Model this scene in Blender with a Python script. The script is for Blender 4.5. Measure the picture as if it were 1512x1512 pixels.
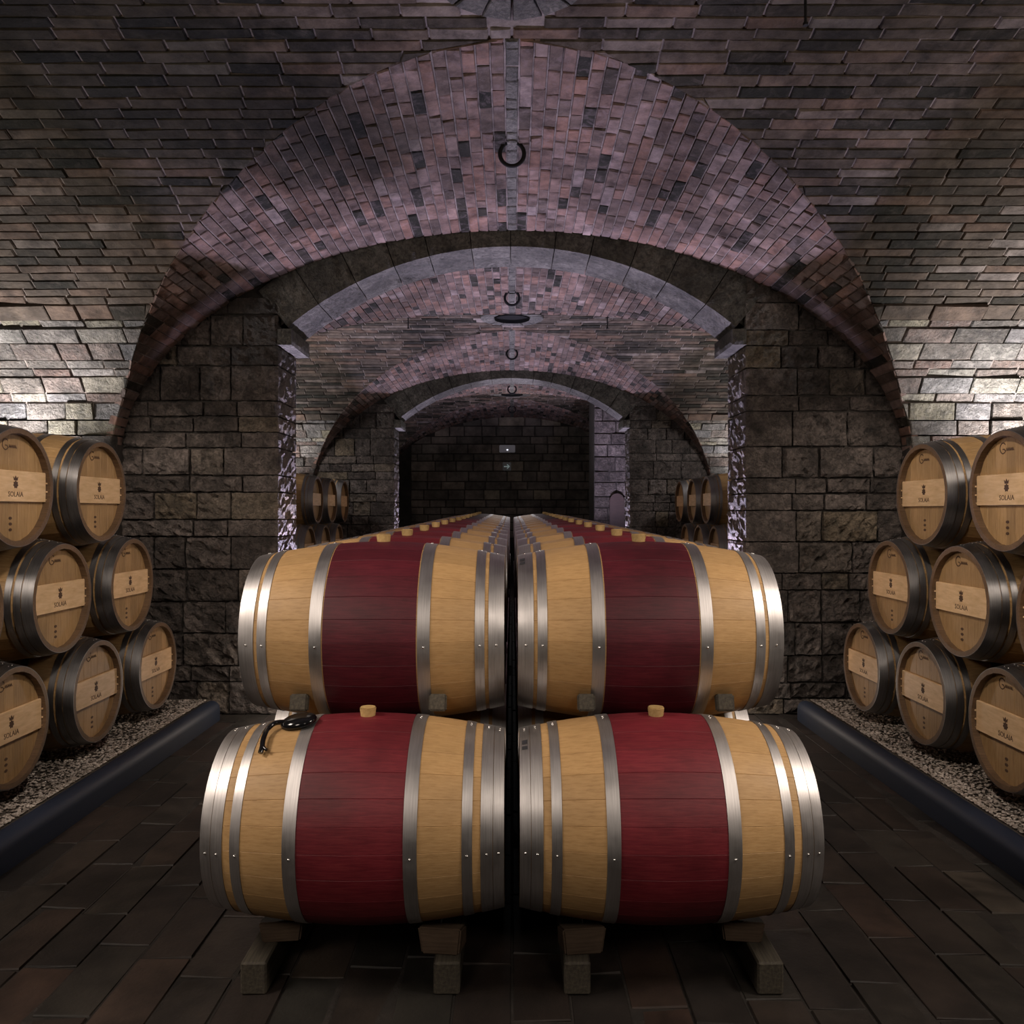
import bpy, bmesh, math, random
from math import sin, cos, pi, sqrt, asin, acos, atan2, exp
from mathutils import Vector, Matrix, noise
import numpy as np

for o in list(bpy.data.objects):
    bpy.data.objects.remove(o)
S = bpy.context.scene
COL = S.collection
E = 1.55                      # eye height above the floor

# ------------------------------------------------------------------ camera
cam_d = bpy.data.cameras.new('camera')
cam_d.sensor_width = 36.0
cam_d.lens = 36.0 * 1216 / 1512
cam_d.clip_start = 0.02
cam = bpy.data.objects.new('camera', cam_d)
cam.location = (0, 0, E)
cam.rotation_euler = (pi / 2, 0, 0)
COL.objects.link(cam)
S.camera = cam

# ------------------------------------------------------------------ world, view, lights
W = bpy.data.worlds.new('world')
S.world = W
W.use_nodes = True
W.node_tree.nodes['Background'].inputs[0].default_value = (0.8, 0.8, 1.0, 1)
W.node_tree.nodes['Background'].inputs[1].default_value = 0.0
S.view_settings.view_transform = 'Standard'
S.view_settings.look = 'None'
S.view_settings.gamma = 1.0
S.view_settings.use_curve_mapping = False
S.view_settings.exposure = 0.0
S.cycles.use_denoising = True
S.cycles.max_bounces = 6
S.cycles.diffuse_bounces = 3
S.cycles.glossy_bounces = 3
S.cycles.caustics_reflective = False
S.cycles.caustics_refractive = False
S.cycles.sample_clamp_indirect = 4.0

def lamp(name, kind, loc, energy, color, to=None, size=0.1, size_y=None, spot=1.2, blend=0.6):
    d = bpy.data.lights.new(name, kind)
    d.energy = energy
    d.color = color
    if kind == 'AREA':
        d.size = size
        if size_y:
            d.shape = 'RECTANGLE'
            d.size_y = size_y
    elif kind == 'SPOT':
        d.spot_size = spot
        d.spot_blend = blend
        d.shadow_soft_size = size
    else:
        d.shadow_soft_size = size
    o = bpy.data.objects.new(name, d)
    o.location = (loc[0], loc[1], loc[2] + E)
    if to is not None:
        v = Vector(to) - Vector(loc)
        o.rotation_euler = v.to_track_quat('-Z', 'Y').to_euler()
    COL.objects.link(o)
    return o

BAY = 6.2
WASH = (1.0, 0.95, 0.94)
VIOLET = (0.80, 0.72, 1.0)
WARM = (1.0, 0.86, 0.74)
VIOLET = (0.76, 0.70, 1.0)
for b in (0, 1, 2):
    for sx in (-1, 1):
        Y = 5.99 + BAY * b
        # wall washers standing on the gravel behind the side stacks, shining up the walls at both ends of a bay
        lamp('wall_washer', 'SPOT', (sx * 3.78, Y - 0.05, 0.12), (540, 380, 120)[b], WASH, (sx * 3.74, Y + 0.07, 1.6), 0.08, spot=2.3, blend=1.0)
        lamp('wall_washer', 'SPOT', (sx * 3.78, 0.99 + BAY * b, 0.12), (15, 330, 120)[b], WASH, (sx * 3.74, 0.87 + BAY * b, 1.6), 0.08, spot=2.3, blend=1.0)
        # uplight at the foot of the arch jamb
        if b < 2:
            lamp('jamb_uplight', 'SPOT', (sx * 1.68, 6.72 + BAY * b, -1.1), (720, 640)[b], VIOLET, (sx * 1.70, 6.60 + BAY * b, 2.0), 0.03, spot=2.5, blend=0.7)
# lamps over the aisles, then added fill lights with no fixture of their own
for sx in (-1, 1):
    lamp('aisle_lamp', 'AREA', (sx * 2.9, 1.8, 1.45), 72, WARM, (sx * 0.7, 3.6, -0.6), 0.8)
    lamp('entrance_fill', 'SPOT', (sx * 1.5, -0.5, 1.3), 160, WARM, (sx * 1.5, 3.5, -0.75), 0.5, spot=1.15, blend=0.8)  # added frontal fill from behind the camera, no real lamp there
    lamp('stack_fill', 'SPOT', (sx * 0.1, 2.3, 2.0), 270, WARM, (sx * 2.5, 4.5, -0.35), 0.15, spot=0.95, blend=0.8)  # added fill spots that brighten the side barrel heads
    lamp('pier_fill', 'SPOT', (sx * 2.8, 5.55, 1.0), 26, WARM, (sx * 2.35, 6.3, -0.1), 0.06, spot=1.6, blend=0.9)  # added grazing spots that bring out the stone relief of the piers
    lamp('far_pier_fill', 'SPOT', (sx * 2.9, 11.2, 1.2), 45, WASH, (sx * 2.2, 12.5, 0.1), 0.06, spot=1.7, blend=0.8)  # added fill for the piers of the second arch wall
    lamp('far_vault_fill', 'SPOT', (sx * 3.0, 9.7, 0.6), 150, WASH, (sx * 1.2, 9.7, 2.3), 0.2, spot=2.6, blend=1.0)  # added upward fill that lightens the second bay's vault
    if sx > 0: lamp('end_bay_fill', 'POINT', (0, 15.3, 1.5), 22, WASH, None, 0.1)  # added fill for the end wall and last bay
    # spill of the jamb uplights on floor and pier foot
    lamp('uplight_spill', 'POINT', (sx * 1.68, 6.22, -1.25), 6, WARM, None, 0.04)

# ------------------------------------------------------------------ material helpers
def mat(name):
    m = bpy.data.materials.new(name)
    m.use_nodes = True
    nt = m.node_tree
    return m, nt, nt.nodes['Principled BSDF']

def nd(nt, typ, **kw):
    n = nt.nodes.new(typ)
    for k, v in kw.items():
        if k.startswith('i_'):
            key = k[2:]
            key = int(key) if key.isdigit() else key.replace('_', ' ')
            n.inputs[key].default_value = v
        else:
            setattr(n, k, v)
    return n

def ramp(nt, stops, interp='LINEAR'):
    r = nt.nodes.new('ShaderNodeValToRGB')
    cr = r.color_ramp
    cr.interpolation = interp
    while len(cr.elements) < len(stops):
        cr.elements.new(0.5)
    for e, (p, c) in zip(cr.elements, stops):
        e.position = p
        e.color = (*c, 1) if len(c) == 3 else c
    return r

def mixc(nt, fac, a, b, mode='MIX'):
    m = nt.nodes.new('ShaderNodeMix')
    m.data_type = 'RGBA'
    m.blend_type = mode
    for idx, v in ((0, fac), (6, a), (7, b)):
        if isinstance(v, bpy.types.NodeSocket):
            nt.links.new(v, m.inputs[idx])
        elif isinstance(v, (int, float)):
            m.inputs[idx].default_value = v
        else:
            m.inputs[idx].default_value = (*v, 1)
    return m.outputs[2]

def tex(nt, scale, detail=4, rough=0.55, coord='world', stretch=None, dist=0.0):
    if coord == 'world':
        g = nt.nodes.new('ShaderNodeNewGeometry')
        out = g.outputs['Position']
    else:
        g = nt.nodes.new('ShaderNodeTexCoord')
        out = g.outputs['Object']
    if stretch:
        mp = nt.nodes.new('ShaderNodeMapping')
        mp.inputs['Scale'].default_value = stretch
        nt.links.new(out, mp.inputs[0])
        out = mp.outputs[0]
    n = nd(nt, 'ShaderNodeTexNoise', i_Scale=scale, i_Detail=detail, i_Roughness=rough, i_Distortion=dist)
    nt.links.new(out, n.inputs['Vector'])
    return n.outputs['Fac']

def bump(nt, bsdf, h, strength, dist):
    b = nd(nt, 'ShaderNodeBump', i_Strength=strength, i_Distance=dist)
    nt.links.new(h, b.inputs['Height'])
    nt.links.new(b.outputs[0], bsdf.inputs['Normal'])
    return b

def rnd(nt):
    a = nt.nodes.new('ShaderNodeObjectInfo')
    g = nt.nodes.new('ShaderNodeNewGeometry')
    s = nd(nt, 'ShaderNodeMath', operation='ADD')
    f = nd(nt, 'ShaderNodeMath', operation='FRACT')
    nt.links.new(a.outputs['Random'], s.inputs[0])
    nt.links.new(g.outputs['Random Per Island'], s.inputs[1])
    nt.links.new(s.outputs[0], f.inputs[0])
    return f.outputs[0]

def masonry(name, stops, sc=9.0, bs=0.6, bd=0.012, stain=0.6, rough=0.8, stain_sc=0.9, fine=45.0, spec=0.3, stain_col=(0.17, 0.16, 0.145), smear=0.0, smear_col=(0.40, 0.34, 0.32), patch=None, mott=(0.45, 1.35), crag=0.0):
    m, nt, b = mat(name)
    base = ramp(nt, stops)
    nt.links.new(rnd(nt), base.inputs[0])
    n1 = tex(nt, sc, 5, 0.65)
    v = ramp(nt, [(0.30, (mott[0],) * 3), (0.70, (mott[1],) * 3)])
    nt.links.new(n1, v.inputs[0])
    c = mixc(nt, 1.0, base.outputs[0], v.outputs[0], 'MULTIPLY')
    if smear:
        ns = tex(nt, 13.0, 6, 0.72, dist=0.6)
        rs = ramp(nt, [(0.50, (0, 0, 0)), (0.66, (1, 1, 1))])
        nt.links.new(ns, rs.inputs[0])
        sm = nd(nt, 'ShaderNodeMath', operation='MULTIPLY')
        nt.links.new(rs.outputs[0], sm.inputs[0])
        sm.inputs[1].default_value = smear
        c = mixc(nt, sm.outputs[0], c, smear_col)
    n2 = tex(nt, stain_sc, 4, 0.7, dist=0.4)
    sr = ramp(nt, [(0.46, (0, 0, 0)), (0.60, (1, 1, 1))])
    nt.links.new(n2, sr.inputs[0])
    sf = nd(nt, 'ShaderNodeMath', operation='MULTIPLY')
    nt.links.new(sr.outputs[0], sf.inputs[0])
    sf.inputs[1].default_value = stain
    dk = mixc(nt, 1.0, c, stain_col, 'MULTIPLY')
    c = mixc(nt, sf.outputs[0], c, dk)
    for (ctr, rad_, amt) in (patch or []):
        g = nt.nodes.new('ShaderNodeNewGeometry')
        dn = nd(nt, 'ShaderNodeVectorMath', operation='DISTANCE')
        nt.links.new(g.outputs['Position'], dn.inputs[0])
        dn.inputs[1].default_value = ctr
        na = nd(nt, 'ShaderNodeMath', operation='MULTIPLY_ADD')
        nt.links.new(tex(nt, 3.5, 6, 0.75), na.inputs[0])
        na.inputs[1].default_value = rad_ * 1.5
        nt.links.new(dn.outputs['Value'], na.inputs[2])
        rp = ramp(nt, [(0.0, (amt,) * 3), (1.0, (0, 0, 0))])
        mr = nd(nt, 'ShaderNodeMapRange', i_1=rad_ * 1.3, i_2=rad_ * 2.0)
        nt.links.new(na.outputs[0], mr.inputs[0])
        nt.links.new(mr.outputs[0], rp.inputs[0])
        c = mixc(nt, rp.outputs[0], c, mixc(nt, 1.0, c, (0.22, 0.24, 0.19), 'MULTIPLY'))
    nt.links.new(c, b.inputs['Base Color'])
    b.inputs['Roughness'].default_value = rough
    b.inputs['Specular IOR Level'].default_value = spec
    n3 = tex(nt, fine, 6, 0.7)
    n4 = tex(nt, fine * 0.28, 4, 0.6)
    if crag:
        n5 = tex(nt, 95, 3, 0.7, dist=1.0)
        a5 = nd(nt, 'ShaderNodeMath', operation='MULTIPLY_ADD')
        nt.links.new(n5, a5.inputs[0])
        a5.inputs[1].default_value = 0.35
        nt.links.new(n3, a5.inputs[2])
        n3 = a5.outputs[0]
        cv = ramp(nt, [(0.36, (0.35,) * 3), (0.62, (1.45,) * 3)])
        nt.links.new(tex(nt, 26, 5, 0.7, dist=1.2), cv.inputs[0])
        c = mixc(nt, crag, c, mixc(nt, 1.0, c, cv.outputs[0], 'MULTIPLY'))
        nt.links.new(c, b.inputs['Base Color'])
    ad = nd(nt, 'ShaderNodeMath', operation='ADD')
    nt.links.new(n3, ad.inputs[0])
    nt.links.new(n4, ad.inputs[1])
    bump(nt, b, ad.outputs[0], bs, bd)
    return m

def sc_(c, k):
    return tuple(x * k for x in c)

M = {}
DAMP = [((-1.9, 4.0, 3.65), 1.0, 0.9), ((-0.95, 4.7, 3.7), 0.7, 0.8), ((1.6, 3.7, 3.7), 0.6, 0.6), ((-3.4, 4.7, 3.4), 0.7, 0.5)]
M['brick'] = masonry('vault_brick', [(0.0, (0.01148, 0.01148, 0.0082)), (0.12, (0.02132, 0.01804, 0.01312)), (0.35, (0.0451, 0.03526, 0.02706)),
                                     (0.70, (0.07216, 0.05494, 0.04264)), (0.86, (0.0861, 0.05576, 0.041)), (0.95, (0.1025, 0.08446, 0.07216)), (1.0, (0.1271, 0.1066, 0.09676))], stain=0.55,
                     smear=0.28, smear_col=(0.115, 0.094, 0.084), patch=DAMP, mott=(0.4, 1.55), spec=0.08)
M['fan'] = masonry('lunette_brick', [(0.0, (0.012, 0.012, 0.009)), (0.09, (0.022, 0.019, 0.015)), (0.13, (0.070, 0.052, 0.044)),
                                     (0.55, (0.108, 0.072, 0.061)), (0.80, (0.128, 0.073, 0.055)), (1.0, (0.16, 0.128, 0.12))], stain=0.45,
                   smear=0.38, smear_col=(0.155, 0.122, 0.125), patch=DAMP, mott=(0.4, 1.5), spec=0.08)
M['wallbrick'] = masonry('side_wall_stone', [(0.0, (0.0528, 0.04488, 0.03828)), (0.2, (0.1056, 0.0891, 0.0759)), (0.38, (0.1122, 0.0693, 0.0561)), (0.55, (0.1518, 0.1353, 0.1221)), (0.7, (0.1122, 0.1089, 0.1155)),
                                     (0.90, (0.1914, 0.1716, 0.1188)), (1.0, (0.231, 0.2112, 0.198))], stain=0.5, bs=1.0, bd=0.06, stain_sc=2.4, smear=0.35, smear_col=(0.26, 0.24, 0.22), mott=(0.35, 1.5), crag=0.5)
M['mortar'] = masonry('mortar', spec=0.08, stops=[(0.0, (0.1723, 0.1442, 0.1298)), (1.0, (0.1723, 0.1442, 0.1298))], stain=0.4, patch=[(a, b, c * 0.6) for a, b, c in DAMP])
M['dark_mortar'] = masonry('dark_joint', [(0.0, (0.022, 0.018, 0.015)), (1.0, (0.022, 0.018, 0.015))], stain=0.4)
M['stone'] = masonry('pier_stone', [(0.0, (0.08957, 0.07211, 0.06289)), (0.3, (0.1384, 0.1139, 0.1008)), (0.6, (0.171, 0.1405, 0.1251)), (0.85, (0.2035, 0.1709, 0.1532)),
                                    (1.0, (0.2199, 0.1746, 0.121))], sc=9, bs=1.0, bd=0.09, stain=0.5, rough=0.6, stain_sc=1.6, fine=30, spec=0.45, mott=(0.4, 1.6), crag=0.8)
M['arch'] = masonry('arch_stone', [(0.0, (0.05775, 0.05198, 0.04428)), (1.0, (0.09625, 0.08855, 0.077))], sc=7, bs=0.9, bd=0.02, stain=0.5, rough=0.65, stain_sc=1.6, fine=38, spec=0.3, crag=0.95)
M['end_stone'] = masonry('end_wall_stone', [(0.0, (0.07, 0.06, 0.05)), (0.5, (0.12, 0.10, 0.085)), (0.9, (0.15, 0.12, 0.10)), (1.0, (0.24, 0.2, 0.15))], sc=5, stain=0.5)
M['floor'] = masonry('floor_paver', [(0.0, (0.01103, 0.00882, 0.00756)), (0.3, (0.0189, 0.01386, 0.01134)), (0.55, (0.02363, 0.01512, 0.01134)), (0.75, (0.0189, 0.01733, 0.01418)),
                                     (0.92, (0.03465, 0.0189, 0.01323)), (1.0, (0.04095, 0.03465, 0.02678))], sc=4, bs=0.35, bd=0.006, stain=0.6, rough=0.62, stain_sc=1.8, spec=0.35)
M['gravel'] = masonry('gravel_pebbles', [(0.0, (0.16, 0.136, 0.112)), (0.5, (0.336, 0.288, 0.248)), (1.0, (0.496, 0.448, 0.4))], sc=3, bs=0.2, bd=0.003, stain=0.25)
M['bed'] = masonry('gravel_bed', [(0.0, (0.072, 0.06, 0.048)), (1.0, (0.072, 0.06, 0.048))], sc=6, stain=0.3)
M['plain'] = masonry('plain_plaster', [(0.0, (0.16, 0.13, 0.11)), (1.0, (0.16, 0.13, 0.11))], sc=4)

def wood(name, stops, grain=(1.2, 14, 14), sc=7.0, rough=0.5, per=0.25, coat=0.0, bs=0.15, lo=0.72, hi=1.12):
    m, nt, b = mat(name)
    n = tex(nt, sc, 6, 0.6, 'object', grain, 0.3)
    r = ramp(nt, stops)
    nt.links.new(n, r.inputs[0])
    pv = ramp(nt, [(0.0, (1 - per,) * 3), (1.0, (1 + per * 0.6,) * 3)])
    nt.links.new(rnd(nt), pv.inputs[0])
    c = mixc(nt, 1.0, r.outputs[0], pv.outputs[0], 'MULTIPLY')
    n2 = tex(nt, 3.2, 5, 0.62, 'world')
    r2 = ramp(nt, [(0.3, (lo,) * 3), (0.68, (hi,) * 3)])
    nt.links.new(n2, r2.inputs[0])
    c = mixc(nt, 1.0, c, r2.outputs[0], 'MULTIPLY')
    nt.links.new(c, b.inputs['Base Color'])
    b.inputs['Roughness'].default_value = rough
    b.inputs['Specular IOR Level'].default_value = 0.35
    bump(nt, b, n, bs, 0.004)
    return m

M['oak'] = wood('oak_stave', [(0.25, (0.37, 0.215, 0.088)), (0.5, (0.47, 0.285, 0.122)), (0.75, (0.52, 0.33, 0.15))], grain=(1.6, 22, 22), per=0.09, lo=0.84, hi=1.08)
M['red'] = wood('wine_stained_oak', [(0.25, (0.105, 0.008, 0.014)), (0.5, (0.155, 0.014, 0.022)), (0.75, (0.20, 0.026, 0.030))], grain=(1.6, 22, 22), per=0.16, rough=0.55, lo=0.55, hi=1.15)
M['shaded_red'] = wood('shaded_wine_stained_oak', [(0.25, (0.055, 0.005, 0.010)), (0.5, (0.088, 0.008, 0.016)), (0.75, (0.12, 0.015, 0.022))], grain=(1.6, 22, 22), per=0.16, rough=0.55, lo=0.55, hi=1.15)  # wine red darkened for the front upper barrels, their shade put into the colour
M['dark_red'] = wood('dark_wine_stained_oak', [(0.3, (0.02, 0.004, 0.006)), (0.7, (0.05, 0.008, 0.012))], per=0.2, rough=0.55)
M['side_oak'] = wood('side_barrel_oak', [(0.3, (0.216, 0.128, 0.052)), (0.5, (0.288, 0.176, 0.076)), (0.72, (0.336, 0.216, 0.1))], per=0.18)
M['head'] = wood('barrel_head_oak', [(0.3, (0.2788, 0.1681, 0.0738)), (0.5, (0.3608, 0.2255, 0.1025)), (0.72, (0.41, 0.2665, 0.1312))], grain=(14, 14, 1.0), per=0.16, rough=0.5)
M['plank'] = wood('pale_plank', [(0.3, (0.55, 0.36, 0.185)), (0.5, (0.66, 0.45, 0.25)), (0.72, (0.74, 0.53, 0.32))], grain=(9, 1.4, 9), sc=6, per=0.1, rough=0.5, lo=0.85)
M['chime'] = wood('chime_inside', [(0.3, (0.10, 0.062, 0.036)), (0.7, (0.17, 0.105, 0.06))], per=0.1)
M['old_wood'] = wood('old_grey_timber', [(0.3, (0.033, 0.027, 0.0204)), (0.5, (0.06, 0.051, 0.0372)), (0.72, (0.096, 0.081, 0.057))], grain=(14, 1.0, 14), rough=0.75, bs=0.4)
M['wedge'] = wood('wedge_wood', [(0.3, (0.078, 0.051, 0.033)), (0.7, (0.144, 0.099, 0.066))], rough=0.7, bs=0.3, lo=0.5)
M['cork'] = wood('cork_bung', [(0.3, (0.42, 0.27, 0.10)), (0.7, (0.55, 0.38, 0.17))], grain=(20, 20, 20), rough=0.6)
M['door'] = wood('dark_door', [(0.3, (0.02, 0.012, 0.01)), (0.7, (0.04, 0.022, 0.018))], rough=0.6)

def steel(name, lo, hi, rough):
    m, nt, b = mat(name)
    n = tex(nt, 9, 5, 0.6, 'object', (40, 1, 1))
    r = ramp(nt, [(0.3, lo), (0.7, hi)])
    nt.links.new(n, r.inputs[0])
    nt.links.new(r.outputs[0], b.inputs['Base Color'])
    b.inputs['Metallic'].default_value = 1.0
    n2 = tex(nt, 6, 5, 0.6, 'world')
    r2 = ramp(nt, [(0.3, (rough - 0.08,) * 3), (0.7, (rough + 0.1,) * 3)])
    nt.links.new(n2, r2.inputs[0])
    nt.links.new(r2.outputs[0], b.inputs['Roughness'])
    bump(nt, b, n, 0.06, 0.002)
    return m

M['steel'] = steel('galvanised_hoop', (0.42, 0.40, 0.395), (0.56, 0.54, 0.53), 0.46)
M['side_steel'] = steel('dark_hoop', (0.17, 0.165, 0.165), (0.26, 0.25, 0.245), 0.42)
M['rivet'] = steel('bright_rivet', (0.8, 0.79, 0.76), (0.9, 0.89, 0.86), 0.25)

def plain(name, col, rough=0.5, metal=0.0, emit=None, es=0.0):
    m, nt, b = mat(name)
    b.inputs['Base Color'].default_value = (*col, 1)
    b.inputs['Roughness'].default_value = rough
    b.inputs['Metallic'].default_value = metal
    if rough > 0.7: b.inputs['Specular IOR Level'].default_value = 0.1
    if emit:
        b.inputs['Emission Color'].default_value = (*emit, 1)
        b.inputs['Emission Strength'].default_value = es
    return m

M['iron'] = plain('black_iron', (0.006, 0.0055, 0.0055), 0.75, 0.0)
M['ink'] = plain('burnt_brand_ink', (0.07, 0.035, 0.018), 0.7)
M['stamp'] = plain('dark_stamp', (0.03, 0.03, 0.035), 0.6)
M['black'] = plain('glossy_black', (0.006, 0.006, 0.007), 0.12)
M['rubber'] = plain('navy_rubber', (0.006, 0.012, 0.028), 0.6)
M['white'] = plain('white_plastic', (0.55, 0.55, 0.6), 0.5)
M['lens'] = plain('lamp_lens', (0.9, 0.9, 1.0), 0.3, 0, (0.9, 0.92, 1.0), 1.2)
M['sign'] = plain('sign_black', (0.01, 0.012, 0.014), 0.4)
M['arrow'] = plain('sign_white', (0.5, 0.62, 0.62), 0.5, 0, (0.7, 0.9, 0.9), 0.10)
M['void'] = plain('oculus_dark', (0.004, 0.004, 0.004), 0.9)

# ------------------------------------------------------------------ object helpers
class MB:
    def __init__(self):
        self.v, self.f, self.mi = [], [], []
    def add(self, vs, fs, mi=0):
        k = len(self.v)
        self.v += [tuple(p) for p in vs]
        self.f += [tuple(i + k for i in q) for q in fs]
        self.mi += [mi] * len(fs)
    def mesh(self, name, mats, smooth=False):
        me = bpy.data.meshes.new(name)
        me.from_pydata(self.v, [], self.f)
        for m in mats:
            me.materials.append(m)
        if len(mats) > 1:
            me.polygons.foreach_set('material_index', self.mi)
        if smooth:
            me.polygons.foreach_set('use_smooth', [True] * len(me.polygons))
        me.update()
        return me
    def obj(self, name, mats, parent=None, smooth=False):
        if not isinstance(mats, (list, tuple)):
            mats = [mats]
        return link(name, self.mesh(name, mats, smooth), parent)

def link(name, me, parent=None, loc=None):
    o = bpy.data.objects.new(name, me)
    COL.objects.link(o)
    if parent is not None:
        o.parent = parent
    if loc is not None:
        o.location = loc
    return o

def recalc(me):
    bm = bmesh.new()
    bm.from_mesh(me)
    bmesh.ops.recalc_face_normals(bm, faces=bm.faces)
    bm.to_mesh(me)
    bm.free()

def shade_sharp(me, deg=35):
    me.polygons.foreach_set('use_smooth', [True] * len(me.polygons))
    try:
        me.set_sharp_from_angle(angle=math.radians(deg))
    except Exception:
        pass

def thing(name, label, cat, loc=(0, 0, 0), rz=0.0, group=None):
    o = bpy.data.objects.new(name, None)
    COL.objects.link(o)
    o.location = loc
    o.rotation_euler = (0, 0, rz)
    return tag(o, label, cat, group)

def tag(o, label, cat, group=None):
    o['label'] = label
    o['category'] = cat
    if group:
        o['group'] = group
    return o

def structure(o):
    o['kind'] = 'structure'
    return o

def copy_tree(o, parent=None):
    c = o.copy()
    COL.objects.link(c)
    if parent is not None:
        c.parent = parent
    for ch in list(o.children):
        copy_tree(ch, c)
    return c

CUBE_F = [(0, 3, 2, 1), (4, 5, 6, 7), (0, 1, 5, 4), (1, 2, 6, 5), (2, 3, 7, 6), (3, 0, 4, 7)]

def box(mb, x0, x1, y0, y1, z0, z1, mi=0):
    mb.add([(x0, y0, z0), (x1, y0, z0), (x1, y1, z0), (x0, y1, z0), (x0, y0, z1), (x1, y0, z1), (x1, y1, z1), (x0, y1, z1)], CUBE_F, mi)

def bevel_box(x0, x1, y0, y1, z0, z1, w=0.006, seg=2):
    bm = bmesh.new()
    bmesh.ops.create_cube(bm, size=1.0)
    for v in bm.verts:
        v.co = Vector(((x0 + x1) / 2 + v.co.x * (x1 - x0), (y0 + y1) / 2 + v.co.y * (y1 - y0), (z0 + z1) / 2 + v.co.z * (z1 - z0)))
    bmesh.ops.bevel(bm, geom=bm.edges[:], offset=w, segments=seg, affect='EDGES')
    return bm

def bm_obj(name, bm, m, parent=None, smooth=False):
    me = bpy.data.meshes.new(name)
    bm.to_mesh(me)
    bm.free()
    me.materials.append(m)
    if smooth:
        shade_sharp(me)
    return link(name, me, parent)

def piece(mb, quad, nrm, proud, depth, cham=0.006, rng=random):
    """a brick: quad = 4 points on the surface (counter-clockwise seen from the room), nrm = normal into the room"""
    q = [Vector(p) for p in quad]
    n = Vector(nrm)
    c = (q[0] + q[1] + q[2] + q[3]) / 4
    tl = rng.uniform(-0.35, 0.35)
    vs = [p - n * depth for p in q]
    vs += [p + n * (proud - cham) for p in q]
    for i, p in enumerate(q):
        d = c - p
        L = max(d.length, 1e-4)
        pp = p + d / L * min(cham * 1.3, L * 0.35)
        pp += n * (proud + rng.uniform(-0.003, 0.003) + (tl * 0.01 if i in (0, 3) else -tl * 0.01))
        vs.append(pp)
    fs = []
    for a in (0, 4):
        for i in range(4):
            j = (i + 1) % 4
            fs.append((a + i, a + j, a + 4 + j, a + 4 + i))
    fs.append((8, 9, 10, 11))
    mb.add(vs, fs)

def px_of(p):
    y = max(p[1], 0.05)
    return 755 + 1216 * p[0] / y, 757 - 1216 * p[2] / y     # p is relative to the eye

def px_area(quad):
    if min(p[1] for p in quad) < 0.3:
        return 0.0
    q = [px_of(p) for p in quad]
    cx = sum(a for a, _ in q) / 4
    cy = sum(b for _, b in q) / 4
    if not (-20 < cx < 1532 and -20 < cy < 1532):
        return 0.0
    s = 0
    for i in range(4):
        (x1, y1), (x2, y2) = q[i], q[(i + 1) % 4]
        s += x1 * y2 - x2 * y1
    return abs(s) / 2

def up(q):
    return [(p[0], p[1], p[2] + E) for p in q]

def lay(bricks, parent, name, m, limit=300, depth=0.05, seed=1):
    """bricks: (quad, normal, proud). The LIMIT largest in the picture become objects, the rest one joined part."""
    rng = random.Random(seed)
    order = sorted(range(len(bricks)), key=lambda i: -px_area(bricks[i][0]))
    rest = MB()
    n = 0
    for k, i in enumerate(order):
        quad, nrm, proud = bricks[i]
        if k < limit and px_area(quad) > 60:
            mb = MB()
            piece(mb, up(quad), nrm, proud, depth, rng=rng)
            mb.obj(name, m, parent)
            n += 1
        else:
            piece(rest, up(quad), nrm, proud, depth, rng=rng)
    if rest.f:
        o = rest.obj(name + '_courses', m, parent)
        o['kind'] = 'stuff'
    return n

# ------------------------------------------------------------------ the vault
MID, D1, TH = 3.465, 6.3, 0.53
LA, LC, LB, LS = 2.99, 0.36, 1.79, 0.03
MZ, MBB, MP, MW = 0.765, 1.53, 1.45, 2.66
def bY(Y): return LB + LS * (D1 - Y)
def main_z(Y):
    t = min(abs(Y - MID) / MW, 1.0)
    return MZ + MBB * (1 - t ** MP) ** (1 / MP)
def lun_z(X, Y):
    if abs(X) >= LA: return -9
    return LC + bY(Y) * sqrt(1 - (X / LA) ** 2)
def groin_x(Y, z):
    if z <= LC: return LA
    k = (z - LC) / bY(Y)
    return 0.0 if k >= 1 else LA * sqrt(1 - k * k)
YW = MID + MW                # face of the side walls
OC = (0.0, 3.40, 0.38)       # oculus centre and outer radius

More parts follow.
